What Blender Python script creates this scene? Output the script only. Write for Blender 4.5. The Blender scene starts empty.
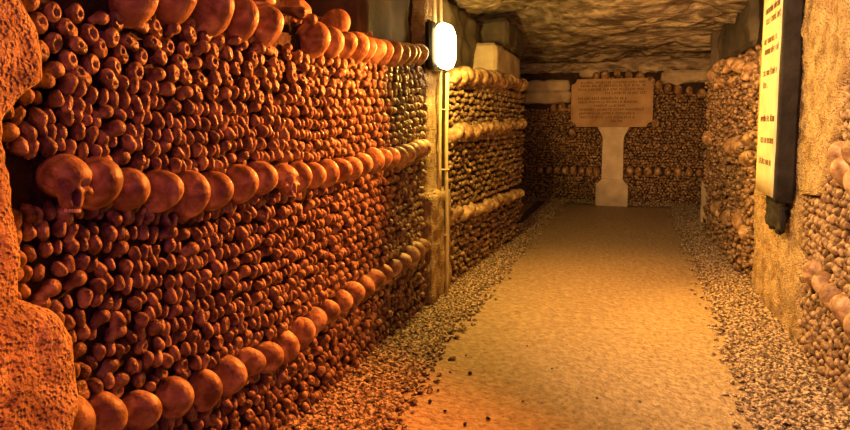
import bpy, bmesh, math, random
import numpy as np
from mathutils import Vector, Matrix, Euler, noise
random.seed(7); rng = np.random.default_rng(7)
SC = bpy.context.scene; COL = SC.collection

# ---------------------------------------------------------------- tagging
def tag(o, label=None, cat=None, group=None, kind=None):
    if label: o['label'] = label
    if cat: o['category'] = cat
    if group: o['group'] = group
    if kind: o['kind'] = kind
    return o
def link(name, me, parent=None):
    o = bpy.data.objects.new(name, me); COL.objects.link(o)
    if parent: o.parent = parent
    return o
def empty(name, loc=(0, 0, 0)):
    o = bpy.data.objects.new(name, None); o.empty_display_size = .05
    COL.objects.link(o); o.location = loc; return o
ORD = ['first','second','third','fourth','fifth','sixth','seventh','eighth','ninth','tenth','eleventh','twelfth','thirteenth','fourteenth',
 'fifteenth','sixteenth','seventeenth','eighteenth','nineteenth','twentieth','twenty-first','twenty-second','twenty-third','twenty-fourth']

# ---------------------------------------------------------------- materials
def mat(name, stops, scale=8, detail=6, rough=.85, bump=.4, bscale=60, bdist=.01, coords='world', distort=0., spec=.3, stain=None, pits=None, stretch=None):
    m = bpy.data.materials.new(name); m.use_nodes = True
    nt = m.node_tree; N = nt.nodes; L = nt.links
    b = N['Principled BSDF']; b.inputs['Roughness'].default_value = rough
    b.inputs['Specular IOR Level'].default_value = spec
    if coords == 'world':
        g = N.new('ShaderNodeNewGeometry'); vec = g.outputs['Position']
    else:
        g = N.new('ShaderNodeTexCoord'); vec = g.outputs['Object']
    if stretch:
        mp = N.new('ShaderNodeMapping'); mp.inputs['Scale'].default_value = stretch
        L.new(vec, mp.inputs['Vector']); vec = mp.outputs['Vector']
    n = N.new('ShaderNodeTexNoise'); n.inputs['Scale'].default_value = scale; n.inputs['Detail'].default_value = detail
    n.inputs['Distortion'].default_value = distort
    L.new(vec, n.inputs['Vector'])
    r = N.new('ShaderNodeValToRGB'); L.new(n.outputs['Fac'], r.inputs['Fac'])
    e = r.color_ramp.elements
    while len(e) < len(stops): e.new(.5)
    for k, (p, c) in enumerate(stops): e[k].position = p; e[k].color = (*c, 1)
    out = r.outputs['Color']
    if stain:
        s, lo, hi, c, a = stain
        n3 = N.new('ShaderNodeTexNoise'); n3.inputs['Scale'].default_value = s; n3.inputs['Detail'].default_value = 4
        L.new(vec, n3.inputs['Vector'])
        mr = N.new('ShaderNodeMapRange'); mr.inputs[1].default_value = lo; mr.inputs[2].default_value = hi; mr.inputs[4].default_value = a
        L.new(n3.outputs['Fac'], mr.inputs[0])
        mx = N.new('ShaderNodeMix'); mx.data_type = 'RGBA'; L.new(mr.outputs[0], mx.inputs[0])
        L.new(out, mx.inputs[6]); mx.inputs[7].default_value = (*c, 1); out = mx.outputs[2]
    L.new(out, b.inputs['Base Color'])
    n2 = N.new('ShaderNodeTexNoise'); n2.inputs['Scale'].default_value = bscale; n2.inputs['Detail'].default_value = 5
    L.new(vec, n2.inputs['Vector']); h = n2.outputs['Fac']
    if pits:
        v = N.new('ShaderNodeTexVoronoi'); v.inputs['Scale'].default_value = pits; L.new(vec, v.inputs['Vector'])
        mr2 = N.new('ShaderNodeMapRange'); mr2.inputs[1].default_value = .0; mr2.inputs[2].default_value = .45
        L.new(v.outputs['Distance'], mr2.inputs[0])
        ma = N.new('ShaderNodeMath'); ma.operation = 'ADD'; L.new(h, ma.inputs[0]); L.new(mr2.outputs[0], ma.inputs[1]); h = ma.outputs[0]
    bp = N.new('ShaderNodeBump'); bp.inputs['Strength'].default_value = bump; bp.inputs['Distance'].default_value = bdist
    L.new(h, bp.inputs['Height']); L.new(bp.outputs['Normal'], b.inputs['Normal'])
    return m
def plain(name, c, rough=.5, metal=0., emit=0, ec=None):
    m = bpy.data.materials.new(name); m.use_nodes = True; b = m.node_tree.nodes['Principled BSDF']
    b.inputs['Base Color'].default_value = (*c, 1); b.inputs['Roughness'].default_value = rough; b.inputs['Metallic'].default_value = metal
    if emit:
        b.inputs['Emission Color'].default_value = (*(ec or c), 1); b.inputs['Emission Strength'].default_value = emit
    return m
M = {}
M['bone'] = mat('old_bone', [(.33, (.07, .035, .018)), (.5, (.21, .125, .065)), (.66, (.46, .32, .19))], scale=26, detail=5, rough=.42, bump=.9, bscale=150, bdist=.005, spec=.5)
M['skull'] = mat('skull_bone', [(.32, (.13, .065, .03)), (.5, (.33, .20, .10)), (.66, (.60, .43, .25))], scale=15, detail=8, distort=.6, rough=.5, bump=.7, bscale=70, bdist=.006, spec=.4, stain=(22, .5, .68, (.17, .08, .035), .75))
M['teeth'] = plain('teeth', (.72, .6, .42), .35)
M['dark'] = mat('dark_packing', [(.3, (.015, .009, .006)), (.7, (.05, .03, .018))], scale=20, bump=.8, bscale=40, bdist=.02)  # dark earth; its near-black tone also stands in for shade between bones
M['rock'] = mat('quarry_rock', [(.34, (.10, .075, .055)), (.5, (.29, .235, .175)), (.66, (.50, .42, .32))], scale=2.6, detail=10, distort=1.2, bump=.9, bscale=14, bdist=.03, rough=.8, stain=(5, .52, .66, (.09, .06, .04), .75), stretch=(1, 1.7, 3))
M['pier'] = mat('rough_limestone', [(.3, (.24, .15, .08)), (.5, (.46, .32, .17)), (.7, (.66, .50, .31))], scale=9, detail=10, bump=1., bscale=90, bdist=.022, pits=75, stain=(9, .58, .7, (.25, .15, .07), .6))
M['stone'] = mat('dressed_stone', [(.3, (.32, .25, .17)), (.55, (.50, .41, .29)), (.75, (.62, .52, .38))], scale=5, detail=8, bump=.5, bscale=50, bdist=.008)
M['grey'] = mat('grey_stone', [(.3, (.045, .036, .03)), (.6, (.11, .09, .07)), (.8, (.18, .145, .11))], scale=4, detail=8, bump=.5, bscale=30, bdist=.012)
M['pale'] = mat('pale_stone', [(.3, (.42, .34, .25)), (.6, (.60, .51, .38)), (.8, (.68, .60, .46))], scale=5, detail=8, bump=.3, bscale=40, bdist=.006, stain=(7, .55, .75, (.45, .32, .2), .5))
M['slab'] = mat('engraved_stone', [(.3, (.30, .19, .10)), (.6, (.46, .31, .17)), (.8, (.54, .39, .23))], scale=4, detail=6, bump=.25, bscale=60, bdist=.004)
M['slate'] = mat('dark_slate', [(.3, (.008, .007, .007)), (.7, (.026, .022, .022))], scale=12, bump=.7, bscale=50, bdist=.01)
M['ink'] = plain('engraving', (.10, .045, .02), .8)
M['stele'] = mat('stele_stone', [(.3, (.46, .37, .25)), (.6, (.62, .53, .38)), (.8, (.68, .60, .46))], scale=5, detail=8, bump=.3, bscale=50, bdist=.006)
M['sand'] = mat('trodden_sand', [(.34, (.33, .235, .14)), (.5, (.42, .305, .185)), (.64, (.50, .375, .235))], scale=24, detail=14, bump=1., bscale=32, bdist=.04, rough=.6, spec=.35, stain=(45, .58, .70, (.12, .075, .04), .6))
M['gravel'] = mat('gravel_chips', [(.36, (.045, .028, .018)), (.5, (.20, .14, .09)), (.64, (.58, .45, .32))], scale=55, detail=2, bump=.3, bscale=200, bdist=.003)
M['earth'] = mat('gravel_bed', [(.3, (.03, .02, .013)), (.7, (.12, .08, .05))], scale=60, detail=4, bump=.8, bscale=90, bdist=.01)
M['iron'] = plain('black_iron', (.02, .018, .016), .45, .6)
M['pipe'] = mat('painted_conduit', [(.3, (.50, .40, .22)), (.7, (.68, .56, .34))], scale=20, bump=.2, bscale=80, bdist=.002, rough=.45)
M['glow'] = plain('lamp_glass', (1, .8, .45), .3, 0, 26, (1, .72, .30))

# ---------------------------------------------------------------- sdf shapes (radial meshes)
def ell(p, c, r):
    q = (p - np.array(c)); r = np.array(r)
    k0 = np.linalg.norm(q / r, axis=1); k1 = np.linalg.norm(q / (r * r), axis=1) + 1e-9
    return k0 * (k0 - 1) / k1
def cap(p, a, b, ra, rb=None):
    rb = ra if rb is None else rb
    a = np.array(a); b = np.array(b); ab = b - a
    t = np.clip(((p - a) @ ab) / (ab @ ab), 0, 1)
    return np.linalg.norm(p - a - t[:, None] * ab, axis=1) - (ra + (rb - ra) * t)
def smin(a, b, k):
    h = np.clip(.5 + .5 * (b - a) / k, 0, 1); return b * (1 - h) + a * h - k * h * (1 - h)
def ssub(a, b, k): return -smin(-a, b, k)      # a minus b
def radial(sdf, nu, nv, rmax, c=(0, 0, 0), axis='x'):
    dirs = [(0, 0, 1)]
    for i in range(1, nv):
        th = math.pi * i / nv
        for j in range(nu):
            ph = 2 * math.pi * j / nu
            dirs.append((math.sin(th) * math.cos(ph), math.sin(th) * math.sin(ph), math.cos(th)))
    dirs.append((0, 0, -1)); D = np.array(dirs)
    if axis == 'x': D = D[:, [2, 0, 1]]
    c = np.array(c); n = len(D)
    r = np.full(n, rmax * 1.0); found = np.zeros(n, bool); prev = np.zeros(n); S = 90
    for k in range(1, S + 1):
        t = rmax * k / S; s = sdf(c + D * t)
        hit = (s > 0) & ~found; r[hit] = t; found |= hit
    lo = r - rmax / S; hi = r.copy()
    for k in range(7):
        mid = (lo + hi) / 2; s = sdf(c + D * mid[:, None]); out = s > 0
        hi = np.where(out, mid, hi); lo = np.where(out, lo, mid)
    V = c + D * hi[:, None]
    F = []
    for j in range(nu): F.append((0, 1 + j, 1 + (j + 1) % nu))
    for i in range(nv - 2):
        a = 1 + i * nu; b = a + nu
        for j in range(nu):
            j2 = (j + 1) % nu; F.append((a + j, b + j, b + j2)); F.append((a + j, b + j2, a + j2))
    a = 1 + (nv - 2) * nu; e = n - 1
    for j in range(nu): F.append((a + j, e, a + (j + 1) % nu))
    return V, np.array(F, dtype=np.int32)
def mesh_np(name, V, F, m, smooth=True):
    me = bpy.data.meshes.new(name)
    me.vertices.add(len(V)); me.vertices.foreach_set('co', np.asarray(V, np.float32).ravel())
    nl = F.size; k = F.shape[1]
    me.loops.add(nl); me.loops.foreach_set('vertex_index', F.astype(np.int32).ravel())
    me.polygons.add(len(F)); me.polygons.foreach_set('loop_start', np.arange(0, nl, k, dtype=np.int32))
    try: me.polygons.foreach_set('loop_total', np.full(len(F), k, dtype=np.int32))
    except Exception: pass
    me.polygons.foreach_set('use_smooth', np.full(len(F), smooth))
    me.update(calc_edges=True); me.validate(); me.materials.append(m); return me

def lobes(a, b, dz=0):
    def f(p):
        d = smin(ell(p, (.004, -.0170, dz), (.029, .0150 * a, .0245 * a)), ell(p, (.003, .0170, -dz), (.027, .0150 * b, .0245 * b)), .003)
        return smin(d, cap(p, (0, 0, 0), (-.06, 0, 0), .014), .008)
    return f
def plateau(p):
    d = smin(ell(p, (.002, 0, 0), (.019, .022, .029)), cap(p, (0, 0, 0), (-.06, 0, 0), .013), .01)
    return ssub(d, ell(p, (.024, .001, 0), (.014, .010, .014)), .004)
def ring2(p):
    d = smin(ell(p, (.002, -.008, .006), (.019, .019, .021)), ell(p, (.0, .010, -.008), (.018, .017, .020)), .006)
    d = smin(d, cap(p, (0, 0, 0), (-.06, 0, 0), .013), .01)
    d = ssub(d, ell(p, (.022, -.008, .007), (.010, .007, .009)), .003)
    return ssub(d, ell(p, (.02, .011, -.009), (.010, .006, .008)), .003)
def knob(p):
    d = smin(ell(p, (.006, .004, .004), (.022, .021, .021)), ell(p, (-.006, -.016, -.012), (.016, .013, .013)), .008)
    return smin(d, cap(p, (0, 0, 0), (-.06, 0, 0), .012), .01)
SH = [lobes(1, 1), lobes(1.08, .86, .003), lobes(.9, 1.05, -.004), plateau, ring2, knob]
def cat(parts):
    Vs, Fs, off = [], [], 0
    for V, F in parts: Vs.append(V); Fs.append(F + off); off += len(V)
    return np.concatenate(Vs), np.concatenate(Fs)
def disc(c, r, tilt, seed, nu, nv):
    """one condyle: a thick rounded wheel standing on edge"""
    def f(p):
        rr = np.sqrt((p[:, 0] / r[0]) ** 2 + (p[:, 2] / r[2]) ** 2)
        w = 1 + .10 * np.sin(3 * np.arctan2(p[:, 2], p[:, 0]) + seed)
        return ((rr / w) ** 2.4 + np.abs(p[:, 1] / r[1]) ** 2.2 - 1) * .01
    V, F = radial(f, nu, nv, .06)
    R = np.array(Euler(tilt).to_matrix()); return V @ R.T + np.array(c), F
def pair(a, b, seed):
    def make(nu, nv):
        p = [disc((.006, -.0178, .001), (.0205, .0125 * a, .0265 * a), (.1, 0, .16), seed, nu, nv), disc((.003, .0178, -.001), (.0195, .0120 * b, .026 * b), (-.08, 0, -.12), seed + 2, nu, nv)]
        if nu > 6: p.append(radial(lambda q: cap(q, (-.02, -.008, 0), (-.02, .008, 0), .010), max(6, nu // 2), max(4, nv // 2), .05, (-.02, 0, 0)))
        p.append(radial(lambda q: cap(q, (-.07, 0, 0), (-.02, 0, 0), .011), 6, 4, .09, (-.04, 0, 0)))
        return cat(p)
    return make
MK = [pair(1, 1, .4), pair(1.1, .86, 1.9), pair(.9, 1.08, 3.3)]
def tset(a, b): return [mk(a, b) for mk in MK] + [radial(s_, a + 4, b + 3, .09) for s_ in SH[3:]]
HI = tset(20, 14)
MD = tset(11, 7)
LO = tset(6, 5)
HIm = [mesh_np('bone_end', v, f, M['bone']) for v, f in HI]

# skull: face towards +X, crown up
def skull_sdf(p):
    d = ell(p, (-.012, 0, .004), (.090, .069, .070))
    d = smin(d, ell(p, (-.052, 0, -.006), (.050, .056, .052)), .03)
    d = smin(d, ell(p, (.047, 0, .006), (.034, .052, .040)), .02)
    f = ell(p, (.050, 0, -.052), (.036, .037, .050))
    f = smin(f, ell(p, (.070, 0, -.078), (.018, .026, .020)), .01)
    f = smin(f, ell(p, (.054, .042, -.038), (.022, .019, .013)), .012)
    f = smin(f, ell(p, (.054, -.042, -.038), (.022, .019, .013)), .012)
    d = smin(d, f, .014)
    for s in (-1, 1):
        d = ssub(d, ell(p, (.086, s * .030, -.014), (.036, .019, .0175)), .004)
        d = ssub(d, ell(p, (.045, s * .068, -.012), (.030, .014, .030)), .012)
    d = ssub(d, ell(p, (.092, 0, -.046), (.040, .0105, .018)), .003)
    return d
SV, SF = radial(skull_sdf, 84, 64, .15, (.022, 0, -.02), axis='z')
nz = np.array([noise.noise(Vector(v) * 26) for v in SV]); SV = SV * (1 + .018 * nz[:, None])
SKULL = mesh_np('skull', SV, SF, M['skull'])
SV2, SF2 = radial(skull_sdf, 28, 20, .15, (.022, 0, -.02), axis='z')
SKULL_LO = mesh_np('skull_far', SV2, SF2, M['skull'])
# braincase, crown outwards (the way most are laid)
def dome_sdf(p):
    d = ell(p, (0, 0, .0), (.088, .059, .075))
    d = smin(d, ell(p, (-.02, 0, -.03), (.06, .052, .05)), .03)
    for s in (-1, 1): d = ssub(d, ell(p, (-.02, s * .068, -.018), (.03, .012, .02)), .012)
    return d
DV, DF = radial(dome_sdf, 48, 34, .15)
def wob(V, seed, a=.07):
    return V * (1 + a * np.array([noise.noise(Vector(v) * 11 + Vector((seed, seed, 0))) for v in V])[:, None])
DOME = [mesh_np('skull_dome', wob(DV, s * 7.3), DF, M['skull']) for s in range(5)]
DV2, DF2 = radial(dome_sdf, 20, 14, .15)
DOME_LO = [mesh_np('skull_dome_far', wob(DV2, s * 5.1, .05), DF2, M['skull']) for s in range(3)]
def teeth_mesh():
    bm = bmesh.new()
    for k in range(9):
        a = (k - 4) / 4 * 1.15
        x = .060 + .024 * math.cos(a); y = .024 * math.sin(a)
        r = bmesh.ops.create_cube(bm, size=1)['verts']
        bmesh.ops.transform(bm, matrix=Matrix.Translation((x, y, -.097)) @ Matrix.Rotation(a, 4, 'Z') @ Matrix.Diagonal((.005, .0052, .011, 1)), verts=r)
    bmesh.ops.bevel(bm, geom=bm.edges[:], offset=.001, segments=1, affect='EDGES')
    me = bpy.data.meshes.new('teeth'); bm.to_mesh(me); bm.free(); me.materials.append(M['teeth']); return me
TEETH = teeth_mesh()
def cheek_mesh(s):
    pts = [Vector((.060, s * .044, -.034)), Vector((.045, s * .060, -.032)), Vector((.02, s * .068, -.030)), Vector((-.008, s * .064, -.028))]
    return tube('cheekbone', pts, .0042, M['skull'], 8)
def tube(name, pts, r, m, n=10):
    bm = bmesh.new(); rings = []
    for i, p in enumerate(pts):
        t = (pts[min(i + 1, len(pts) - 1)] - pts[max(i - 1, 0)]).normalized()
        u = t.orthogonal().normalized() if i == 0 else (u - t * u.dot(t)).normalized()
        w = t.cross(u); rr = r[i] if isinstance(r, (list, tuple)) else r
        rings.append([bm.verts.new(p + (u * math.cos(a) + w * math.sin(a)) * rr) for a in [2 * math.pi * k / n for k in range(n)]])
    for a, b in zip(rings, rings[1:]):
        for k in range(n): bm.faces.new((a[k], a[(k + 1) % n], b[(k + 1) % n], b[k]))
    bm.faces.new(rings[0][::-1]); bm.faces.new(rings[-1])
    for f in bm.faces: f.smooth = True
    me = bpy.data.meshes.new(name); bm.to_mesh(me); bm.free(); me.materials.append(m); return me
CHEEK = [cheek_mesh(1), cheek_mesh(-1)]

FR = {'L': Matrix(((1, 0, 0), (0, 1, 0), (0, 0, 1))), 'R': Matrix(((-1, 0, 0), (0, -1, 0), (0, 0, 1))), 'B': Matrix(((0, 1, 0), (-1, 0, 0), (0, 0, 1)))}
SKULLS = []       # (pos, radius) for keeping packed bones clear
def put_skull(side, pos, label, group, s=1., face=False, tilt=0., turn=0., roll=0., far=False, name='skull'):
    R3 = FR[side].to_4x4() @ Euler((roll, tilt, turn)).to_matrix().to_4x4()
    if face: me = SKULL_LO if far else SKULL
    else: me = random.choice(DOME_LO if far else DOME)
    o = link(name, me)
    o.matrix_world = Matrix.Translation(pos) @ R3 @ Matrix.Diagonal((s, s * (1 if face else J(.88, 1.06) * (.86 if side == 'R' else 1)), s * (1 if face else J(.9, 1.12) * (1.1 if side == 'R' else 1)), 1))
    tag(o, label, 'skull', group)
    if face and not far:
        link('teeth', TEETH, o)['label'] = 'row of worn upper teeth'
        for c in CHEEK: link('cheekbone', c, o)
    SKULLS.append((Vector(pos), .064 * s, side))
    return o

# ---------------------------------------------------------------- wall profiles
def xl(Y, z):                                      # left bone face
    b = -1.38 if Y < 4.5 else -1.38 + (min(Y, 7.3) - 4.5) / 2.7 * .16
    return b + .018 * noise.noise(Vector((Y * 1.3, z * 1.6, 0))) + .03 * max(0, .35 - z) 
def xr(Y, z):
    return 1.0 - .06 * max(0, (Y - 5.5) / 2.7) - .015 * noise.noise(Vector((Y * 1.7, z * 2, 5))) - .04 * max(0, .3 - z)
def yb(X, z): return 10.5 - .02 * noise.noise(Vector((X * 2, z * 2, 9)))

# ---------------------------------------------------------------- skull rows, left wall near section
mid = [(1.12,1.215),(1.225,1.196),(1.336,1.166),(1.463,1.147),(1.591,1.124),(1.717,1.12),(1.866,1.13),(1.994,1.138),(2.13,1.13),(2.264,1.118),(2.396,1.116),(2.53,1.115),(2.667,1.119),(2.78,1.116),(2.916,1.132),(3.063,1.145),(3.178,1.144),(3.3,1.143),(3.432,1.142),(3.554,1.148),(3.685,1.168),(3.81,1.175),(3.93,1.18)]
low = [(1.127,0.569),(1.238,0.543),(1.364,0.495),(1.499,0.475),(1.638,0.441),(1.758,0.441),(1.886,0.443),(2.014,0.414),(2.15,0.407),(2.283,0.422),(2.402,0.439),(2.541,0.439),(2.683,0.448),(2.813,0.453),(2.954,0.454),(3.093,0.464),(3.244,0.456),(3.391,0.459),(3.531,0.465),(3.662,0.476),(3.781,0.485),(3.91,.49)]
top = [(1.40,1.72),(1.56,1.735),(1.735,1.74),(1.90,1.735),(2.06,1.73),(2.44,1.73),(2.60,1.735),(2.75,1.74),(2.88,1.745),(3.0,1.75),(3.12,1.755),(3.24,1.76),(3.37,1.765),(3.49,1.775),(3.61,1.79),(3.73,1.80),(3.86,1.81)]
J = random.uniform
for k, (Y, z) in enumerate(mid):
    fc = k in (0, 8)
    if k == 0: lab = 'dark skull with hollow eye sockets facing out beside the rough orange pier'
    elif k == 8: lab = 'small skull showing sockets and teeth among domes of the eye-level row'
    else: lab = f'{ORD[k]} skull from the orange pier in the eye-level row, left wall'
    put_skull('L', (xl(Y, z) + (.025 if not fc else .05), Y, z), lab, 'eye-level skull row on the near left wall', s=J(.78, .92) * (1.06 if k < 8 else 1) * (.9 if fc else 1), face=fc,
              tilt=J(-.35, .1) if not fc else .02, turn=J(-.25, .25) if not fc else (-.32 if k == 0 else -.3), roll=J(-.2, .2))
for k, (Y, z) in enumerate(low):
    put_skull('L', (xl(Y, z) + .015, Y, z), f'{ORD[k]} skull from the orange pier in the knee-level row, left wall', 'knee-level skull row on the near left wall',
              s=J(.74, .94), tilt=J(-.35, .1), turn=J(-.3, .3), roll=J(-.35, .35))
for k, (Y, z) in enumerate(top):
    put_skull('L', (xl(Y, z) + .005, Y, z), f'{ORD[k]} skull from the left in the top row crowning the left wall', 'top skull row on the near left wall',
              s=J(.86, 1.0) * (1.12 if k < 5 else 1), tilt=J(-.5, -.2), turn=J(-.2, .3), roll=J(-.2, .2))
for Y, z, X, fc, lab in [(1.95, 1.90, -1.53, 0, 'skull lying behind and above the top row near the upper left'), (2.30, 1.90, -1.56, 0, 'skull perched behind the top row left of the skull with sockets'),
                     (2.62, 1.885, -1.56, 1, 'skull with open eye sockets peering over the top row'), (2.92, 1.875, -1.50, 0, 'lone brown skull stacked on the top row left of the grey block')]:
    put_skull('L', (X, Y, z), lab, 'skulls heaped behind the top row', s=1.05, face=bool(fc), tilt=.15 if fc else -.5, turn=-.5 if fc else J(-.2, .4))
# beyond the post
def row2(n, y0, y1, z, dz, word, off, s0=.9, s1=1.1):
    s0 *= .78; s1 *= .9
    for k in range(n):
        Y = y0 + (y1 - y0) * (k / (n - 1)) ** 1.05; zz = z + dz * k / (n - 1) + J(-.022, .022)
        put_skull('L', (xl(Y, zz) + off, Y, zz), f'{ORD[k]} skull beyond the lamp post in the {word} row, left wall', f'{word} skull row beyond the lamp post',
                  s=J(s0, s1), tilt=J(-.3, .1), turn=J(-.3, .3), roll=J(-.3, .3), far=True)
row2(17, 4.68, 7.05, 1.74, .05, 'top', .02, .95, 1.25)
row2(18, 4.68, 7.08, 1.285, .04, 'chest-level', .012, .85, 1.1)
row2(16, 4.66, 7.06, .60, -.07, 'low', .012, .85, 1.1)
# end wall
fu = [(-1.24,1.60),(-1.10,1.62),(-.96,1.6),(-.56,2.12),(-.41,2.14),(-.22,2.165),(-.04,2.13),(.13,2.09),(.29,2.02),(.42,1.96),(.56,1.91),(.71,1.88),(.88,1.86),(1.06,1.82),(-.92,1.19),(.385,1.35)]
for k, (X, z) in enumerate(fu[:14]):
    w = 'left of the sign' if k < 3 else ('arched above the sign' if k < 9 else 'right of the sign')
    kk = k if k < 3 else (k - 3 if k < 9 else k - 9)
    put_skull('B', (X, yb(X, z) - .05, z), f'{ORD[kk]} skull from the left in the upper row {w}, end wall', 'upper skull arch on the end wall', s=J(.95, 1.15), face=(k in (4, 7, 8)), tilt=J(-.2, .2), turn=J(-.4, .4), far=True)
for (X, z), w in zip(fu[14:], ('left', 'right')):
    put_skull('B', (X, yb(X, z) - .05, z), f'skull tucked under the lower {w} corner of the engraved sign', 'skulls under the sign corners', s=1.15, far=True)
fl = [-1.45,-1.30,-1.16,-1.02,-.89,-.76,-.63,-.51,.02,.15,.30,.45,.60,.75,.92,1.07]
for k, X in enumerate(fl):
    z = (.545 if k < 8 else .565) + J(-.012, .012)
    w, kk = ('left of the pedestal', k) if k < 8 else ('right of the pedestal', k - 8)
    put_skull('B', (X, yb(X, z) - .05, z), f'{ORD[kk]} skull from the left in the low row {w}, end wall', 'low skull row on the end wall', s=J(.9, 1.08), tilt=J(-.2, .2), turn=J(-.4, .4), far=True)
# right wall, far heap
for Y, z, s, lab in [(6.13,1.87,1.3,'yellow skull at the top of the right heap under the stone block'),(7.2,1.80,1.2,'pale skull set low in the crown of the right heap'),(7.75,1.90,1.1,'brown skull at the far top corner of the right heap'),
                 (5.75,1.80,1.1,'skull at the top of the right heap against the yellow stone'),(6.7,1.93,1.05,'skull in the middle of the right heap crown'),(7.4,1.97,1.05,'topmost small skull of the right heap crown'),
                 (6.45,1.74,1.0,'skull half sunk below the crown of the right heap'),(7.95,1.17,1.25,'skull jutting from the far corner of the right heap'),(6.05,1.16,1.25,'long yellow skull at the middle of the right heap'),(6.42,1.13,1.2,'pale skull beside the long yellow one, right heap'),
                 (5.65,1.05,1.1,'yellow skull beside the stele, right heap'),(5.62,1.22,1.0,'dark skull beside the stele above the yellow one'),(6.43,.43,1.1,'skull low in the middle of the right heap'),(5.85,.50,1.15,'pale skull low in the right heap by the yellow stone'),(7.1,.43,1.1,'skull low at the far side of the right heap'),(5.66,.42,.95,'small skull low by the foot of the yellow stone')]:
    put_skull('R', (xr(Y, z) - .02, Y, z), lab, 'skulls in the right heap', s=s * .98, tilt=J(-.3, .3), turn=J(-.5, .5), roll=J(-1, 1), far=True, face=(z in (1.80, 1.93)))
# right wall, near
for Y, z, s, lab in [(3.43,1.20,.92,'leftmost skull of the upper right cluster on the pitted stone'),(3.31,1.13,1.15,'large skull in the middle of the upper right cluster'),(3.18,1.22,1.05,'topmost skull of the upper right cluster'),
                 (3.14,1.09,1.1,'rightmost skull of the upper right cluster at the picture edge'),
                 (3.70,.545,1.1,'first and farthest skull of the slanting row, near right wall'),(3.52,.525,1.1,'second skull of the slanting row, near right wall'),(3.34,.51,1.12,'third skull of the slanting row, near right wall'),
                 (3.17,.50,1.15,'fourth skull of the slanting row, near right wall'),(3.0,.475,1.15,'fifth skull of the slanting row at the right edge')]:
    put_skull('R', (xr(Y, z) - .015, Y, z), lab, 'skulls in the near right wall', s=s * .78, tilt=J(-.5, -.1), turn=J(-.3, .2), roll=J(-.3, .3))
for Y in (2.8,2.62,2.45,2.28,2.1): put_skull('R', (xr(Y, .46) - .05, Y, .46), 'skull continuing the slanting row past the right picture edge', 'skulls in the near right wall', s=.84)

# ---------------------------------------------------------------- packed bones
B = []       # dicts
def interp(row, Y):
    return float(np.interp(Y, [a for a, b in row], [b for a, b in row]))
def clear(P, side):
    for S, r, sd in SKULLS:
        if sd == side and abs(S.x - P.x) < .2 and (Vector((0, S.y - P.y, S.z - P.z)) if side != 'B' else Vector((S.x - P.x, 0, S.z - P.z))).length < r + .012: return False
    return True
def addb(side, P, types, sc, jit, zone=None, course=0, rolls=.35):
    if not clear(P, side): return
    B.append(dict(side=side, P=P, t=random.choice(types), s=sc * J(.88, 1.14), r=(J(-rolls, rolls), J(-jit, jit), J(-jit, jit)), zone=zone, c=course))
def fill_left(y0, y1, zt, rows, px=.073, pz=.050, far=False):
    for zone, f0, f1 in rows:                                   # f0/f1: z limits as functions of Y
        n = max(1, round((f1(2.5 if not far else 6) - f0(2.5 if not far else 6)) / pz))
        for c in range(n):
            Y = y0 + (c % 2) * px / 2
            while Y < y1:
                a, b = f0(Y), f1(Y); z = a + (b - a) * (c + .5) / n
                Yj = Y + J(-.009, .009); zj = z + J(-.008, .008)
                if zone == 'A' and c > n * .45: ty = (3, 4, 3, 0, 1, 5) if c < n * .6 else (3, 4, 3, 4, 3, 5)
                elif zone == 'C' or (zone == 'M' and c < n * .25): ty = (0, 1, 2, 4, 5, 3, 0)
                else: ty = (0, 1, 2, 0, 1, 2, 5)
                if far: ty = (0, 1, 2, 5, 3, 5); zj += J(-.013, .013)
                addb('L', Vector((xl(Yj, zj) + J(-.008, .012), Yj, zj)), ty, 1.0, .25, zone, c if zone == 'A' else n - 1 - c)
                Y += px * J(.93, 1.07)
m_ = lambda Y: interp(mid, Y); l_ = lambda Y: interp(low, Y); t_ = lambda Y: interp(top, Y)
fill_left(.96, 4.03, 1.8, [('A', lambda Y: m_(Y) + .062, lambda Y: t_(Y) - .07), ('M', lambda Y: l_(Y) + .06, lambda Y: m_(Y) - .062), ('C', lambda Y: 0., lambda Y: l_(Y) - .055)])
# bones squeezed into the chinks of the skull rows
for row, dz in ((mid, .07), (mid, -.07), (low, .07), (low, -.065), (top, -.075)):
    for (a, za), (b, zb) in zip(row, row[1:]):
        P = Vector((xl((a + b) / 2, za) - .005, (a + b) / 2, (za + zb) / 2 + dz * .85)); 
        B.append(dict(side='L', P=P, t=random.choice((0, 3, 5)), s=J(.8, 1), r=(J(-.5, .5), J(-.3, .3), J(-.3, .3)), zone=None, c=0))
fill_left(4.62, 7.2, 1.8, [('X', lambda Y: 1.35, lambda Y: 1.68), ('X', lambda Y: .64, lambda Y: 1.23), ('X', lambda Y: 0., lambda Y: .50)], px=.076, pz=.053, far=True)
for z, n in ((.655, 1), (.53, 1), (1.235, 1), (1.345, 1), (1.68, 1)):
    Y = 4.65
    while Y < 7.15: addb('L', Vector((xl(Y, z), Y, z)), (0, 1, 5), 1.0, .3); Y += .07
# end wall
def ftop(X):
    return float(np.interp(X, [-2.2,-1.3,-.93,-.9,-.6,-.2,.13,.4,.6,.9,1.3], [1.62,1.60,1.56,1.9,2.06,2.12,2.03,1.92,1.86,1.82,1.78]))
z = .03; c = 0
while z < 2.15:
    X = -2.2 + (c % 2) * .022
    while X < 1.3:
        if z < ftop(X) and not (-.36 < X < -.13 and z < 1.4) and not (-.8 < X < .2 and 1.35 < z < 2.0):
            addb('B', Vector((X + J(-.01, .01), yb(X, z) + J(-.01, .015), z + J(-.01, .01))), (3, 4, 5, 3, 5, 0), .98, .5, rolls=1.5)
        X += .046
    z += .044; c += 1
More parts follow.
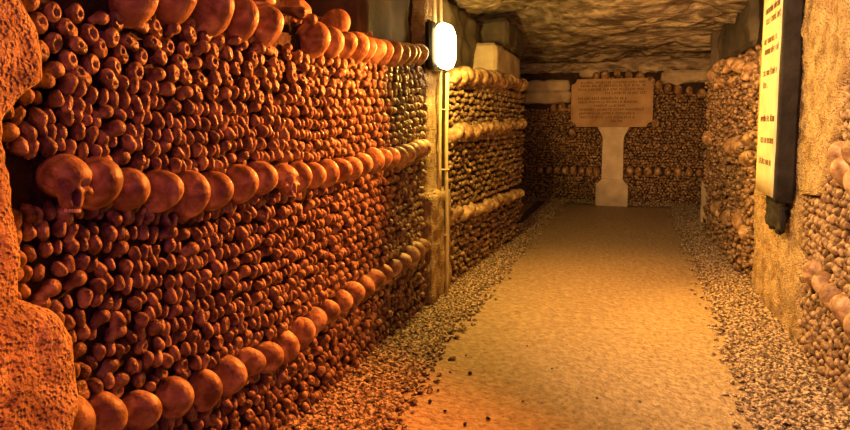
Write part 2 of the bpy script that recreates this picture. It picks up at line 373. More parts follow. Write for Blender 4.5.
# right heap
z = .02; c = 0
while z < 1.98:
    Y = 5.48 + (c % 2) * .03
    while Y < 8.15:
        if z < 1.93 + .05 * math.sin(Y * 9): addb('R', Vector((xr(Y, z) + J(-.05, .02), Y + J(-.025, .025), z + J(-.025, .025))), (0, 1, 3, 4, 5, 5), J(.8, 1.4), .9, rolls=1.5)
        Y += .064
    z += .05; c += 1
# right near, behind the curving edge of the pitted stone
def yedge(z): return float(np.interp(z, [0, .07, .5, .9, .94, .96, 1.0, 1.21, 1.32, 1.53, 1.6, 1.69, 2.5], [3.86, 3.88, 3.99, 4.05, 3.95, 3.66, 3.62, 3.60, 3.44, 3.45, 3.33, 3.28, 3.2]))
z = .02; c = 0
while z < 2.3:
    Y = 1.3 + (c % 2) * .032
    while Y < yedge(z) - .015:
        addb('R', Vector((xr(Y, z) + J(-.012, .012), Y + J(-.01, .01), z + J(-.008, .008))), (0, 1, 2, 0, 1, 2, 5), 1.02, .35, rolls=.45)
        Y += .064 * J(.95, 1.05)
    z += .047; c += 1

# ---------------------------------------------------------------- camera (needed for choosing the largest bones)
F_ = 600.; PITCH = math.radians(5); YAW = math.atan(205 / 600 * math.cos(PITCH)); CAMZ = 1.35
cam = bpy.data.cameras.new('camera'); co = link('camera', cam); co.location = (0, 0, CAMZ)
co.rotation_euler = (math.pi / 2 - PITCH, 0, YAW)
cam.sensor_width = 36; cam.lens = 36 * F_ / 850; cam.clip_start = .05
SHY = 92 - F_ * math.tan(PITCH)
cam.shift_y = -SHY / 850
SC.camera = co
CM = Matrix.Translation(co.location) @ co.rotation_euler.to_matrix().to_4x4(); CI = CM.inverted()
def pix(P):
    q = CI @ P; return 425 + F_ * q.x / -q.z, 215 - SHY - F_ * q.y / -q.z, -q.z
PIER = [(-40, 20), (0, 28), (45, 48), (80, 45), (120, 14), (180, 24), (290, 34), (310, 68), (370, 88), (430, 84), (470, 80)]
def score(b):
    x, y, d = pix(b['P'])
    if d < .3 or x < 2 or x > 848 or y < 2 or y > 428: return 0
    if b['side'] == 'L' and x < np.interp(y, [a for a, _ in PIER], [c for _, c in PIER]) + 6: return 0
    v = (b['P'] - co.location).normalized(); out = FR[b['side']] @ Vector((1, 0, 0))
    return (600 / d) ** 2 * (.35 + abs(v.dot(out))) * b['s'] ** 2
for b in B: b['score'] = score(b) if b['zone'] in ('A', 'M', 'C') else 0
B.sort(key=lambda b: -b['score'])
near = B[:300]; rest = B[300:]
WORDS = {'A': 'above the eye-level skulls', 'M': 'below the eye-level skulls', 'C': 'below the knee-level skulls'}
GRP = {'A': 'bone ends packed above the eye-level skulls', 'M': 'bone ends packed between the eye-level and knee-level skulls', 'C': 'bone ends packed below the knee-level skulls'}
for b in near:
    row = low if b['zone'] == 'C' else mid
    k = min(range(len(row)), key=lambda i: abs(row[i][0] - b['P'].y))
    half = 'left' if b['P'].y < row[k][0] else 'right'
    o = link('thigh_bone', HIm[b['t']])
    o.matrix_world = Matrix.Translation(b['P']) @ FR[b['side']].to_4x4() @ Euler(b['r']).to_matrix().to_4x4() @ Matrix.Scale(b['s'], 4)
    ver = 'above' if b['zone'] == 'A' else 'under'
    tag(o, f"bone end, {ORD[b['c']]} course {WORDS[b['zone']]}, {half} side of their {ORD[k]} skull", 'bone', GRP[b['zone']])
def merge(items, pick):
    Vs, Fs, off = [], [], 0
    for P, R3, s, t in items:
        V, F = pick(t); Vs.append((V * s) @ np.array(R3).T + np.array(P)); Fs.append(F + off); off += len(V)
    return np.concatenate(Vs), np.concatenate(Fs)
items = []
for b in rest:
    R3 = FR[b['side']] @ Euler(b['r']).to_matrix()
    x, y, d = pix(b['P']); lod = 0 if d < 4.6 else 1
    items.append((b['P'], R3, b['s'], (lod, b['t'])))
V, F = merge(items, lambda t: (MD if t[0] == 0 else LO)[t[1]])
tag(link('packed_bones', mesh_np('packed_bones', V, F, M['bone'])), 'thousands of small brown bone ends packed into the tunnel walls between the skull rows', 'bones', kind='stuff')

# ---------------------------------------------------------------- rock sheets
def fbm(v, o=5): return noise.fractal(v, 1.0, 2.0, o)
def sheet(name, fn, nu, nv, m, parent=None, flip=False):
    """fn(u,v)->Vector, closed only as a relief surface with rim turned back by fn itself"""
    V = np.array([fn(i / nu, j / nv)[:] for j in range(nv + 1) for i in range(nu + 1)])
    F = []
    for j in range(nv):
        for i in range(nu):
            a = j * (nu + 1) + i; q = (a, a + 1, a + nu + 2, a + nu + 1); F.append(q[::-1] if flip else q)
    return link(name, mesh_np(name, V, np.array(F), m), parent)
def relief(name, side, X0, yl, yr, z0, z1, thick, m, amp=.02, res=.012, freq=6, round_=.04):
    """upright stone lump against a side wall: face at X0, edges yl(z), yr(z), turned back by thick"""
    sgn = 1 if side == 'L' else -1
    nz_ = max(6, int((z1 - z0) / res)); w = max(abs(yr(z0) - yl(z0)), abs(yr((z0 + z1) / 2) - yl((z0 + z1) / 2))); nu = max(8, int(w / res))
    rim = 5
    U = [-1 - (rim - k) for k in range(rim)] + list(range(nu + 1)) + [nu + 1 + k for k in range(rim)]
    rows = []
    zs = [z0 + (z1 - z0) * j / nz_ for j in range(nz_ + 1)]
    zz = [(zs[0], 1.)] + [(z, 0.) for z in zs] + [(zs[-1], 1.)]
    for z, back in zz:
        a, b = yl(z), yr(z); r = []
        for u in range(-rim, nu + rim + 1):
            t = min(max(u / nu, 0), 1); Y = a + (b - a) * t
            e = 0 if 0 <= u <= nu else (abs(u) if u < 0 else u - nu) / rim
            dist = min(t, 1 - t) * abs(b - a)
            edge = round_ * (1 - min(1, dist / round_)) ** 2 * .7
            zed = min(z - z0, z1 - z); edge += round_ * .5 * (1 - min(1, zed / round_)) ** 2
            d = amp * fbm(Vector((Y * freq, z * freq, X0))) + amp * .35 * noise.noise(Vector((Y * 40, z * 40, 3)))
            x = X0 + sgn * (d - edge) - sgn * thick * max(e, back)
            Yj = Y + (.3 * d if e else 0)
            r.append((x, Yj, z))
        rows.append(r)
    n = len(rows[0]); V = np.array(rows).reshape(-1, 3); F = []
    for j in range(len(rows) - 1):
        for i in range(n - 1):
            q = (j * n + i, j * n + i + 1, (j + 1) * n + i + 1, (j + 1) * n + i); F.append(q if sgn > 0 else q[::-1])
    return link(name, mesh_np(name, V, np.array(F), m))
def block(name, lo, hi, m, bev=.02, amp=.012, cuts=14, parent=None, freq=5):
    bm = bmesh.new(); bmesh.ops.create_cube(bm, size=1)
    S = Vector(hi) - Vector(lo); C = (Vector(hi) + Vector(lo)) / 2
    bmesh.ops.transform(bm, matrix=Matrix.Translation(C) @ Matrix.Diagonal((*S, 1)), verts=bm.verts)
    bmesh.ops.bevel(bm, geom=bm.edges[:], offset=bev, segments=2, affect='EDGES')
    bmesh.ops.subdivide_edges(bm, edges=[e for e in bm.edges if e.calc_length() > bev * 2.2], cuts=cuts, use_grid_fill=True)
    bmesh.ops.recalc_face_normals(bm, faces=bm.faces)
    bm.normal_update()
    for v in bm.verts: v.co += v.normal * amp * fbm(v.co * freq, 4)
    for f in bm.faces: f.smooth = True
    me = bpy.data.meshes.new(name); bm.to_mesh(me); bm.free(); me.materials.append(m)
    return link(name, me, parent)

# floor, ceiling, walls
XL = lambda Y: float(np.interp(Y, [1, 1.8, 2.36, 3.3, 4.66, 6.3, 8.9, 10.5], [-.86, -.94, -1.01, -1.08, -1.11, -1.12, -1.13, -1.13]))
XR = lambda Y: float(np.interp(Y, [1, 2.87, 4, 6, 8.5, 10.5], [.55, .61, .65, .68, .68, .69]))
def fl_z(X, Y):
    z = .012 * noise.noise(Vector((X * 1.4, Y * 1.1, 0))) + .004 * noise.noise(Vector((X * 9, Y * 9, 1)))
    return z
fo = sheet('floor', lambda u, v: Vector((-3.2 + 5.6 * u, -1.5 + 12.6 * v, fl_z(-3.2 + 5.6 * u, -1.5 + 12.6 * v) - .006)), 160, 300, M['sand'])
tag(fo, kind='structure', label='trodden sandy tunnel floor lit orange')
def ceil_z(X, Y):
    base = float(np.interp(Y, [-1, 4, 6.2, 7.2, 7.6, 9, 11], [2.5, 2.46, 2.46, 2.44, 2.38, 2.37, 2.39]))
    p = Vector((X * .55 + .35 * Y * .3, Y * .9 + .25 * X, 0))
    h = noise.fractal(p, .9, 2.1, 4)
    q = Vector((X * .9 + .5 * noise.noise(p * 2), Y * 1.5 + X * .35 + .5 * noise.noise(p * 1.5 + Vector((3, 3, 3))), 6))
    rg = max(0, 1 - abs(noise.noise(q * .6)) * 5) + .25 * max(0, 1 - abs(noise.noise(q * 1.9)) * 6)
    base += .11 * rg
    t = h * 5; st = (math.floor(t) + min(1, max(0, (t - math.floor(t)) * 5 - 2))) / 5
    return base + .13 * st + .05 * noise.noise(Vector((X * .8, Y * .8, 3))) + .014 * fbm(Vector((X * 3, Y * 7, 4)), 5)
ce = sheet('ceiling', lambda u, v: Vector((-3.2 + 5.6 * u, -1.5 + 12.6 * v, ceil_z(-3.2 + 5.6 * u, -1.5 + 12.6 * v))), 190, 460, M['rock'], flip=True)
tag(ce, kind='structure', label='low quarried rock ceiling with cracks and ledges')
def wallbox(name, lo, hi, m, label, amp=.02, cuts=30):
    return tag(block(name, lo, hi, m, bev=.01, amp=amp, cuts=cuts), kind='structure', label=label)
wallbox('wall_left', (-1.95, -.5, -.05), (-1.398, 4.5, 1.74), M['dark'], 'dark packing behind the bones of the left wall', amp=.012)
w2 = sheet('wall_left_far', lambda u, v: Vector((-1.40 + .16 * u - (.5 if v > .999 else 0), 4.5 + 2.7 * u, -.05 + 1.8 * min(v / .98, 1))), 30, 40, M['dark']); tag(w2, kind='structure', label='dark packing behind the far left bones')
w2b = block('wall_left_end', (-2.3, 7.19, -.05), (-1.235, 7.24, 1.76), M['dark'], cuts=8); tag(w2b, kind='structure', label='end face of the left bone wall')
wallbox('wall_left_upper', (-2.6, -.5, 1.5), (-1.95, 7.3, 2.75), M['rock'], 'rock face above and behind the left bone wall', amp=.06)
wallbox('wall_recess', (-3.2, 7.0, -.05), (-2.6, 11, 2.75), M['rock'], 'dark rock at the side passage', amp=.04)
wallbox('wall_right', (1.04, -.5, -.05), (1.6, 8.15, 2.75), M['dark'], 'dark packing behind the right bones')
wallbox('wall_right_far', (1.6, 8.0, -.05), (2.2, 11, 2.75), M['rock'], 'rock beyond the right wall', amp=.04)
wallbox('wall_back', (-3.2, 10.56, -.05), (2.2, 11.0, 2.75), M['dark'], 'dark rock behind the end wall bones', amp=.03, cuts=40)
wallbox('wall_rear', (-3.2, -1.9, -.05), (2.2, -1.5, 2.75), M['rock'], 'rock closing the tunnel behind the viewer', amp=.04, cuts=12)

# left pier and its boulder
def prof(pts):
    P = sorted(pts); return lambda z: float(np.interp(z, [a for a, b in P], [b for a, b in P]))
yr1 = prof([(1.72, .94), (1.605, .955), (1.56, .98), (1.518, .995), (1.442, .985), (1.40, .93), (1.356, .893), (1.30, .896), (1.232, .906), (.996, .914), (.9, .92), (2.6, .9)])
o = relief('stone_pier', 'L', -1.2, lambda z: .35, yr1, .88, 2.48, .25, M['pier'], amp=.016, res=.011, freq=9)
tag(o, 'rough pitted orange stone pier with a notched edge at the far left', 'stone pier')
yr2 = prof([(0, .99), (.541, 1.006), (.633, 1.016), (.70, 1.035), (.77, 1.04), (.85, 1.022), (.90, 1.0), (.928, .985), (.95, .95), (.97, .925)])
o = relief('boulder', 'L', -1.175, lambda z: .35, yr2, 0, .965, .3, M['pier'], amp=.02, res=.011, freq=7, round_=.07)
tag(o, 'bulging rough orange boulder under the pier in the lower left corner', 'rock')

# right pitted stone
# yellow smooth part and pitted part as one masonry face with curved near edge
def xoff(Y): return 0
o = relief('rock_buttress', 'R', .965, lambda z: yedge(z) , lambda z: 5.46 + .04 * noise.noise(Vector((0, 0, z * 5))), 0, 2.46, .12, M['pier'], amp=.028, res=.014, freq=4, round_=.06)
tag(o, 'pitted yellow stone wall face around the engraved stele on the right', 'stone wall')

# stele on the right wall: engraved pale slab, dark slate edge, torn slate below
st = empty('engraved_stele', (.92, 4.45, .88)); tag(st, 'tall pale engraved stele with a black near edge on the yellow wall', 'stone plaque')
def part(o, parent, label=None):
    o.parent = parent; o.matrix_parent_inverse = Matrix.Translation(-parent.location)
    if label: o['label'] = label
    return o
part(block('slab', (.845, 4.20, .885), (.90, 4.72, 2.34), M['stele'], bev=.006, amp=.003, cuts=10), st, 'pale engraved slab')
part(block('backing_edge', (.852, 4.145, .86), (.955, 4.198, 2.34), M['slate'], bev=.006, amp=.006, cuts=12), st, 'black slate near edge')
part(block('torn_slate', (.905, 4.22, .66), (.935, 4.62, .88), M['slate'], bev=.006, amp=.03, cuts=12, freq=14), st, 'broken dark slate below the slab')
def glyphs(name, rows, h, m, place, rnd, depth=.003):
    """rows: (u0,u1,v) lines of small letter-like strokes; place(u,v,w)->Vector"""
    bm = bmesh.new()
    def bar(u0, u1, v0, v1):
        c = [place(u, v, w) for w in (0, depth) for u, v in ((u0, v0), (u1, v0), (u1, v1), (u0, v1))]
        q = [bm.verts.new(p) for p in c]
        for f in ((0, 1, 2, 3), (7, 6, 5, 4), (0, 4, 5, 1), (1, 5, 6, 2), (2, 6, 7, 3), (3, 7, 4, 0)): bm.faces.new([q[k] for k in f])
    for u0, u1, v in rows:
        u = u0; n = rnd.randint(3, 8)
        while u < u1:
            if n == 0: u += h * .55; n = rnd.randint(2, 9); continue
            w = h * rnd.choice((.45, .6, .7)); s = h * .2; k = rnd.randint(0, 5)
            H = h * (1.35 if rnd.random() < .2 else 1)
            bar(u, u + s, v, v + H)
            if k in (0, 1, 2): bar(u + w - s, u + w, v, v + h)
            if k in (0, 3, 4): bar(u + s, u + w, v + h - s, v + h)
            if k in (1, 3, 5): bar(u + s, u + w, v, v + s)
            if k in (2, 4): bar(u + s, u + w, v + h * .42, v + h * .42 + s)
            u += w + h * .28; n -= 1
    bmesh.ops.recalc_face_normals(bm, faces=bm.faces)
    me = bpy.data.meshes.new(name); bm.to_mesh(me); bm.free(); me.materials.append(m); return link(name, me)
rr = random.Random(3)
rows = []
for k, z in enumerate((2.26, 2.19, 2.07, 2.0, 1.87, 1.80, 1.66, 1.58, 1.36, 1.22, 1.08)):
    a = .05 + (.03 if k % 2 else 0); rows.append((a, .46 - (.05 if k % 3 == 1 else 0) - (.2 if k == 7 else 0), z))
part(glyphs('inscription', rows, .034, M['ink'], lambda u, v, w: Vector((.8445 - w * .5, 4.68 - u, v)), rr), st, 'worn dark engraved lines')

# ---------------------------------------------------------------- sign on pedestal
ped = empty('pedestal', (-.25, 10.3, 0)); tag(ped, 'pale stone pedestal flared at head and foot below the engraved sign', 'pedestal')
def prism(name, out, y0, y1, m, bev=.008):
    bm = bmesh.new(); a = [bm.verts.new((x, y0, z)) for x, z in out]; f = bm.faces.new(a)
    r = bmesh.ops.extrude_face_region(bm, geom=[f]); bmesh.ops.translate(bm, vec=(0, y1 - y0, 0), verts=[e for e in r['geom'] if isinstance(e, bmesh.types.BMVert)])
    bmesh.ops.recalc_face_normals(bm, faces=bm.faces)
    bmesh.ops.bevel(bm, geom=bm.edges[:], offset=bev, segments=2, affect='EDGES')
    me = bpy.data.meshes.new(name); bm.to_mesh(me); bm.free(); me.materials.append(m); return link(name, me)
c = -.252
shaft = [(c - .168, .44), (c + .168, .44), (c + .16, 1.08), (c + .175, 1.15), (c + .215, 1.22), (c + .255, 1.30), (c - .255, 1.30), (c - .215, 1.22), (c - .175, 1.15), (c - .16, 1.08)]
part(prism('shaft', shaft, 10.2, 10.42, M['pale']), ped)
base = [(c - .25, 0), (c + .25, 0), (c + .25, .33), (c + .235, .37), (c + .19, .40), (c + .17, .442), (c - .17, .442), (c - .19, .40), (c - .235, .37), (c - .25, .33)]
part(prism('base', base, 10.14, 10.44, M['pale']), ped)
sg = empty('engraved_sign', (-.29, 10.2, 1.28)); tag(sg, 'wide engraved stone sign with notched corners standing on the pale pedestal', 'sign')
x0, x1, z0, z1, q = -.925, .335, 1.285, 2.06, .085
def arc(cx, cz, a0, a1): return [(cx + q * math.cos(math.radians(a0 + (a1 - a0) * k / 5)), cz + q * math.sin(math.radians(a0 + (a1 - a0) * k / 5))) for k in range(6)]
outl = arc(x0, z0, 90, 0) + arc(x1, z0, 180, 90) + arc(x1, z1, 270, 180) + arc(x0, z1, 0, -90)
part(prism('panel', outl, 10.17, 10.26, M['slab'], .006), sg)
inn = [(x, z) for x, z in outl]
W = x1 - x0
S_ = lambda f: x0 + W * f
lines = [(.12,.88,.945),(.12,.90,.878),(.09,.88,.80),(.42,.90,.725),(.09,.68,.615),(.09,.83,.54),(.29,.67,.465),(.11,.89,.385),(.10,.77,.305),(.11,.79,.225),(.50,.64,.145)]
part(glyphs('inscription', [(W * a, W * b, z0 + (z1 - z0) * v - .035) for a, b, v in lines], .036, M['ink'], lambda u, v, w: Vector((x0 + u, 10.1695 - w * .5, v)), rr), sg, 'brown engraved lines of verse')
# thin raised frame line
fr = [Vector((x, 10.168, z)) for x, z in [(S_(.5) + (x - S_(.5)) * .965, (z0 + z1) / 2 + (z - (z0 + z1) / 2) * .95) for x, z in outl]]; fr.append(fr[0])
part(link('frame_line', tube('frame_line', fr, .005, M['slab'], 6)), sg)

# ---------------------------------------------------------------- loose stones of the masonry
def stone(name, lo, hi, m, label, **k): return tag(block(name, lo, hi, m, **k), label, 'stone block')
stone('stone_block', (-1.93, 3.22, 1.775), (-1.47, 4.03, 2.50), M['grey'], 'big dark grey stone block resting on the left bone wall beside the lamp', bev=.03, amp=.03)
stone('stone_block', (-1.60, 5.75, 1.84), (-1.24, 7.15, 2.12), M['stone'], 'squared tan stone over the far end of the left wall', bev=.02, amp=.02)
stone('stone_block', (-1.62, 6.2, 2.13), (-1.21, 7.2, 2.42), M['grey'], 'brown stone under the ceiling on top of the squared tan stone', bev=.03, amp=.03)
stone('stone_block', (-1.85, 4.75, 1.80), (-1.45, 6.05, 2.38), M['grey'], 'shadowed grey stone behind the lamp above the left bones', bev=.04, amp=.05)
stone('stone_slab', (-1.75, 10.38, 1.68), (-.95, 10.6, 1.88), M['stone'], 'lower flat tan slab left of the engraved sign', bev=.02, amp=.03)
stone('stone_slab', (-1.85, 10.40, 1.885), (-.98, 10.6, 2.07), M['stone'], 'upper flat tan slab left of the engraved sign', bev=.02, amp=.03)
stone('stone_slab', (-.82, 10.42, 2.1), (-.5, 10.6, 2.24), M['stone'], 'short tan slab above the left end of the sign', bev=.02, amp=.03)
stone('stone_slab', (.46, 10.38, 1.985), (1.3, 10.6, 2.19), M['stone'], 'long tan lintel slab right of the sign under the ceiling', bev=.04, amp=.04)
stone('stone_slab', (.12, 10.42, 2.16), (.44, 10.6, 2.30), M['stone'], 'broken tan slab above the right end of the sign', bev=.03, amp=.05)
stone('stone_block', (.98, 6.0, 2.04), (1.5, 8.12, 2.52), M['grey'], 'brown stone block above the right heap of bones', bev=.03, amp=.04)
stone('stone_block', (.86, 8.02, -.02), (1.02, 8.2, .66), M['stone'], 'pale upright stone at the far foot of the right heap', bev=.02, amp=.02)
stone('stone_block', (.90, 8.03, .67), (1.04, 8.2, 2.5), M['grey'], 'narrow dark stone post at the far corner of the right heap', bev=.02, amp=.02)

tag(block('wall_back_upper', (-1.9, 10.46, 2.2), (1.5, 10.56, 2.6), M['rock'], bev=.02, amp=.05, cuts=40), kind='structure', label='brown rock above the bones of the end wall')
# loose long bones lying on the top of the left wall
LB = tube('long_bone', [Vector((x, 0, .01 * math.cos(x * 8))) for x in (-.21, -.2, -.185, -.16, -.1, 0, .1, .16, .185, .2, .21)], [.008, .022, .024, .016, .012, .011, .012, .016, .026, .024, .01], M['bone'], 12)
lb = [(-1.47, 2.18, 1.83, .9, 'long bone slanting down behind the top row left of the gap'), (-1.50, 2.30, 1.84, .5, 'long bone lying across the gap in the top row'), (-1.52, 2.75, 1.83, 1.3, 'long bone under the lone stacked skull'),
      (-1.60, 2.45, 1.86, 1.8, 'long bone behind the skull with open sockets'), (-1.55, 3.12, 1.84, 1.1, 'long bone right of the lone stacked skull'), (-1.62, 1.75, 1.88, 1.5, 'long bone at the upper left behind the biggest skulls'),
      (-1.66, 2.9, 1.9, .3, 'long bone heaped near the grey block'), (-1.7, 3.1, 1.86, 1.6, 'long bone lying along the foot of the grey block')]
for k, (X, Y, z, a, lab) in enumerate(lb):
    o = link('long_bone', LB); o.location = (X, Y, z); o.rotation_euler = (J(-.2, .2), J(-.15, .3), a); tag(o, lab, 'bone', 'loose long bones on top of the left wall')
# heap of rubble (uncountable) on the ledges
def rubble(name, n, fn, s0, s1, m, label, cat='rubble', res=(7, 5), flat=.6):
    V0, F0 = radial(lambda p: np.linalg.norm(p * np.array([1, 1.25, 1 / flat]), axis=1) - 1, res[0], res[1], 2.2)
    vs = [V0 * (1 + .22 * rng.standard_normal((len(V0), 1)).clip(-1, 1)) for _ in range(8)]
    it = []
    for _ in range(n):
        P = fn()
        if P is None: continue
        R3 = Euler((J(-.5, .5), J(-.5, .5), J(0, 6.28))).to_matrix(); it.append((P, R3, J(s0, s1), random.randrange(8)))
    V, F = merge(it, lambda t: (vs[t], F0))
    return tag(link(name, mesh_np(name, V, F, m, smooth=False)), label, cat, kind='stuff')
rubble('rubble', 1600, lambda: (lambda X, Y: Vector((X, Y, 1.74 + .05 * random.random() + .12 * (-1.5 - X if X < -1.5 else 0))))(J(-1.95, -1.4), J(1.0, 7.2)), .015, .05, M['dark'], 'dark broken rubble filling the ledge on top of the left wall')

# gravel banks
def bank(side):
    def f():
        Y = 1.6 + 9.0 * random.random() ** 1.25
        if side == 'L':
            e = XL(Y) + .03 * noise.noise(Vector((Y * 4, 0, 0))); w = -1.40
            t = random.random() ** .85; X = w + (e - w) * t if random.random() < .95 else e + abs(random.gauss(0, .06))
            if Y > 7.3 and X < -1.3: return None
        else:
            e = XR(Y) + .03 * noise.noise(Vector((Y * 4, 7, 0))); w = 1.02
            t = random.random() ** .85; X = w + (e - w) * t if random.random() < .96 else e - abs(random.gauss(0, .05))
        k = min(1, max(0, (abs(X - e) / .42))) if (X - e) * (w - e) > 0 else 0
        return Vector((X, Y, fl_z(X, Y) + .055 * k + J(-.006, .010)))
    return f
rubble('gravel', 17000, bank('L'), .011, .024, M['gravel'], 'bank of small pale gravel chips along the foot of the left wall', 'gravel', (6, 4), .5)
rubble('gravel', 19000, bank('R'), .011, .025, M['gravel'], 'bank of small brown gravel chips along the foot of the right wall', 'gravel', (6, 4), .5)
rubble('gravel', 3500, lambda: Vector((J(-1.9, 1.3), J(10.2, 10.5), .01 + J(0, .04))), .01, .022, M['gravel'], 'low bank of gravel along the foot of the end wall', 'gravel', (6, 4), .5)
def bed(name, e, w):
    def f(u, v):
        Y = 1.0 + 9.5 * v; a, b = e(Y), w; X = a + (b - a) * u
        return Vector((X, Y, fl_z(X, Y) + (-.012 + .055 * min(1, abs(X - a) / .42) if u > 0 else -.03)))
    return f
g = sheet('gravel_bed', bed('b', XL, -1.45), 10, 120, M['earth'], flip=True); tag(g, kind='structure', label='earth under the left gravel')
g = sheet('gravel_bed', bed('b', XR, 1.06), 10, 120, M['earth']); tag(g, kind='structure', label='earth under the right gravel')
# loose stones on the path
V0, F0 = radial(lambda p: np.linalg.norm(p * np.array([.8, 1.25, 1.8]), axis=1) - 1 + .15 * np.sin(p[:, 0] * 5 + p[:, 1] * 4), 9, 7, 2.4)
PB = mesh_np('pebble', V0, F0, M['slate'], smooth=False)
peb = [(470,374,.013,'flat dark stone chip, the largest lying on the sandy path'),(430,402,.011,'dark stone chip at the left edge of the path near the gravel'),(488,418,.011,'dark pebble lying alone at the bottom of the path'),(445,411,.008,'small dark chip close to the left gravel at the bottom'),
       (523,401,.006,'tiny dark pebble in the middle of the lower path'),(527,346,.006,'tiny dark pebble left of the orange glow on the path'),(465,424,.010,'dark pebble nearest the bottom left of the path'),(438,391,.008,'dark chip just above the stone at the gravel edge'),
       (466,356,.007,'small dark chip beside the left gravel, higher up the path'),(597,398,.006,'tiny dark pebble right of the path middle'),(640,402,.006,'tiny dark pebble at the lower right of the path'),(552,369,.006,'thin dark chip in the centre of the path')]
for x, y, s, lab in peb:
    d = CM.to_3x3() @ Vector(((x - 425) / F_, (215 - y - SHY) / F_, -1)); t = -CAMZ / d.z; P = co.location + d * t
    o = link('pebble', PB); o.location = (round(P.x, 3), round(P.y, 3), fl_z(P.x, P.y) + s * .2); o.scale = (s, s, s); o.rotation_euler = (0, 0, J(0, 6)); tag(o, lab, 'pebble', 'loose pebbles on the path')

# ---------------------------------------------------------------- post, conduits, lamp
o = relief('plaster_pillar', 'L', -1.365, lambda z: 4.055, lambda z: 4.60 if z < .85 else 4.42, .0, 2.46, .1, M['pier'], amp=.012, res=.014, freq=8, round_=.02)
tag(o, 'narrow plastered pillar in the left wall below the lit lamp', 'pillar')
o = block('stone_plinth', (-1.40, 3.99, 0), (-1.315, 4.50, .85), M['pier'], bev=.015, amp=.02, cuts=24, freq=9); tag(o, 'rough stone plinth at the foot of the lamp pillar', 'stone block')
def straight(name, x, y, za, zb, r): return link(name, tube(name, [Vector((x + .004 * math.sin(z * 4), y, z)) for z in np.linspace(za, zb, 14)], r, M['pipe'], 10))
o = straight('conduit_pipe', -1.30, 4.33, .0, 1.72, .014); tag(o, 'conduit pipe running down the pillar from the lamp to the gravel', 'pipe')
for z in (.5, 1.0, 1.45):
    b_ = link('bracket', tube('bracket', [Vector((-1.36, 4.30, z)), Vector((-1.30, 4.312, z)), Vector((-1.283, 4.33, z)), Vector((-1.30, 4.348, z)), Vector((-1.36, 4.36, z))], .004, M['pipe'], 6)); b_.parent = o
o = straight('conduit_pipe', -1.33, 4.26, .85, 2.47, .012); tag(o, 'slim conduit pipe beside the lamp, running past it to the ceiling', 'pipe')
o = straight('conduit_pipe', -1.33, 4.10, 1.72, 2.47, .016); tag(o, 'left conduit pipe rising beside the grey block to the ceiling', 'pipe')
lamp = empty('bulkhead_lamp', (-1.33, 4.13, 1.9)); tag(lamp, 'glowing bulkhead lamp on the left pillar, the only lit lamp in view', 'lamp')
part(block('back_plate', (-1.345, 3.945, 1.72), (-1.297, 4.235, 2.05), M['iron'], bev=.012, amp=0, cuts=2), lamp, 'black iron back plate')
gl = [(0, .0), (.02, .9), (.05, 1.), (.085, .93), (.105, .7), (.112, .0)]
bm = bmesh.new(); rings = []
for x, r in gl[1:-1]:
    rings.append([bm.verts.new((-1.295 + x, 4.09 + .14 * r * (abs(math.cos(a)) ** .55) * (1 if math.cos(a) >= 0 else -1), 1.885 + .160 * r * (abs(math.sin(a)) ** .55) * (1 if math.sin(a) >= 0 else -1))) for a in [2 * math.pi * (k + .5) / 28 for k in range(28)]])
for a, b in zip(rings, rings[1:]):
    for k in range(28): bm.faces.new((a[k], a[(k + 1) % 28], b[(k + 1) % 28], b[k]))
bm.faces.new(rings[-1]); bm.faces.new(rings[0][::-1])
bmesh.ops.recalc_face_normals(bm, faces=bm.faces)
for f in bm.faces: f.smooth = True
me = bpy.data.meshes.new('glass'); bm.to_mesh(me); bm.free(); me.materials.append(M['glow'])
part(link('glass', me), lamp, 'glowing yellow-white glass')

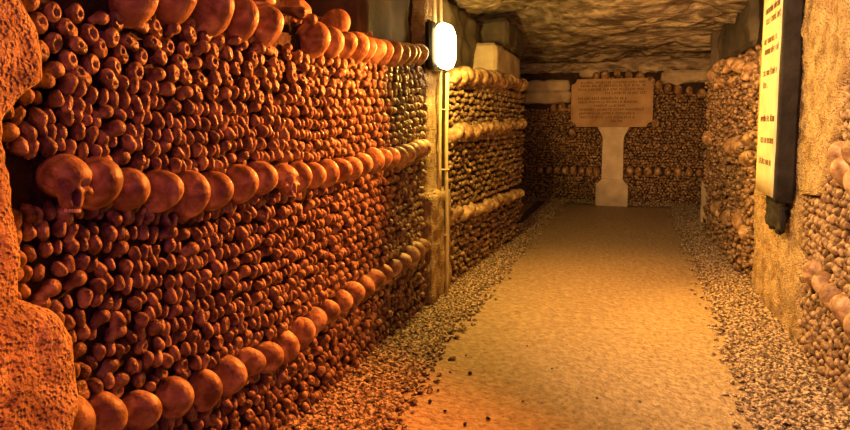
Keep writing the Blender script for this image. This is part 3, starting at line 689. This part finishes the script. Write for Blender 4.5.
# ---------------------------------------------------------------- lights
def light(name, kind, loc, power, col, size=.08, aim=None, angle=80, blend=.7):
    l = bpy.data.lights.new(name, kind); l.energy = power; l.color = col; l.shadow_soft_size = size
    o = link(name, l); o.location = loc
    if kind == 'SPOT': l.spot_size = math.radians(angle); l.spot_blend = blend
    if aim is not None: o.rotation_euler = (Vector(aim) - Vector(loc)).to_track_quat('-Z', 'Y').to_euler()
    return o
light('lamp_bulb', 'POINT', (-1.17, 4.12, 1.84), 165, (1, .60, .10), .05)
light('orange_ceiling_lamp', 'SPOT', (.15, 4.8, 2.32), 165, (1, .37, .05), .08, aim=(.12, 4.9, 0), angle=88, blend=1)
light('ceiling_wash_fill', 'SPOT', (.4, 2.0, 1.85), 120, (1, .50, .20), .06, aim=(-.1, 6.5, 2.5), angle=60, blend=.8)  # added unseen spot that washes the ceiling, no fixture there
light('red_wall_fill', 'SPOT', (-.38, 3.45, 2.0), 760, (1, .225, .035), .05, aim=(-1.38, 1.3, 1.15), angle=118, blend=1)  # added unseen spot, gives the near left wall its red cast
light('red_pier_fill', 'SPOT', (.3, .5, 1.9), 80, (1, .17, .015), .08, aim=(-1.25, .5, .95), angle=37, blend=.6)  # second added red spot, only to brighten the pier
light('violet_fill', 'POINT', (.3, -.6, 1.7), 22, (.62, .08, .55), .2)  # added violet fill behind the viewer to tint the near left shadows
light('near_right_fill', 'SPOT', (-.3, 1.6, 2.3), 520, (1, .54, .25), .07, aim=(.95, 3.7, .9), angle=85, blend=.8)  # added unseen spot brightening the near right wall and floor
light('end_wall_fill', 'SPOT', (.1, 1.3, 1.75), 1050, (1, .44, .13), .07, aim=(.25, 9, 1.8), angle=26, blend=.7)  # narrow spot added to brighten the end wall and sign
light('yellow_stone_fill', 'SPOT', (-.55, 5.4, 2.25), 300, (1, .52, .08), .06, aim=(.97, 4.5, 1.0), angle=80, blend=.8)  # extra unseen spot that brightens the yellow stone on the right
light('far_tunnel_fill', 'POINT', (.5, 8.2, 1.95), 5, (1, .46, .13), .08)  # weak added fill for the far end, no fixture behind it
w = bpy.data.worlds.new('world'); SC.world = w; w.use_nodes = True
w.node_tree.nodes['Background'].inputs[0].default_value = (.35, .12, .3, 1); w.node_tree.nodes['Background'].inputs[1].default_value = .05
vs = SC.view_settings; vs.view_transform = 'Standard'; vs.look = 'None'; vs.exposure = .12; vs.gamma = 1; vs.use_curve_mapping = False
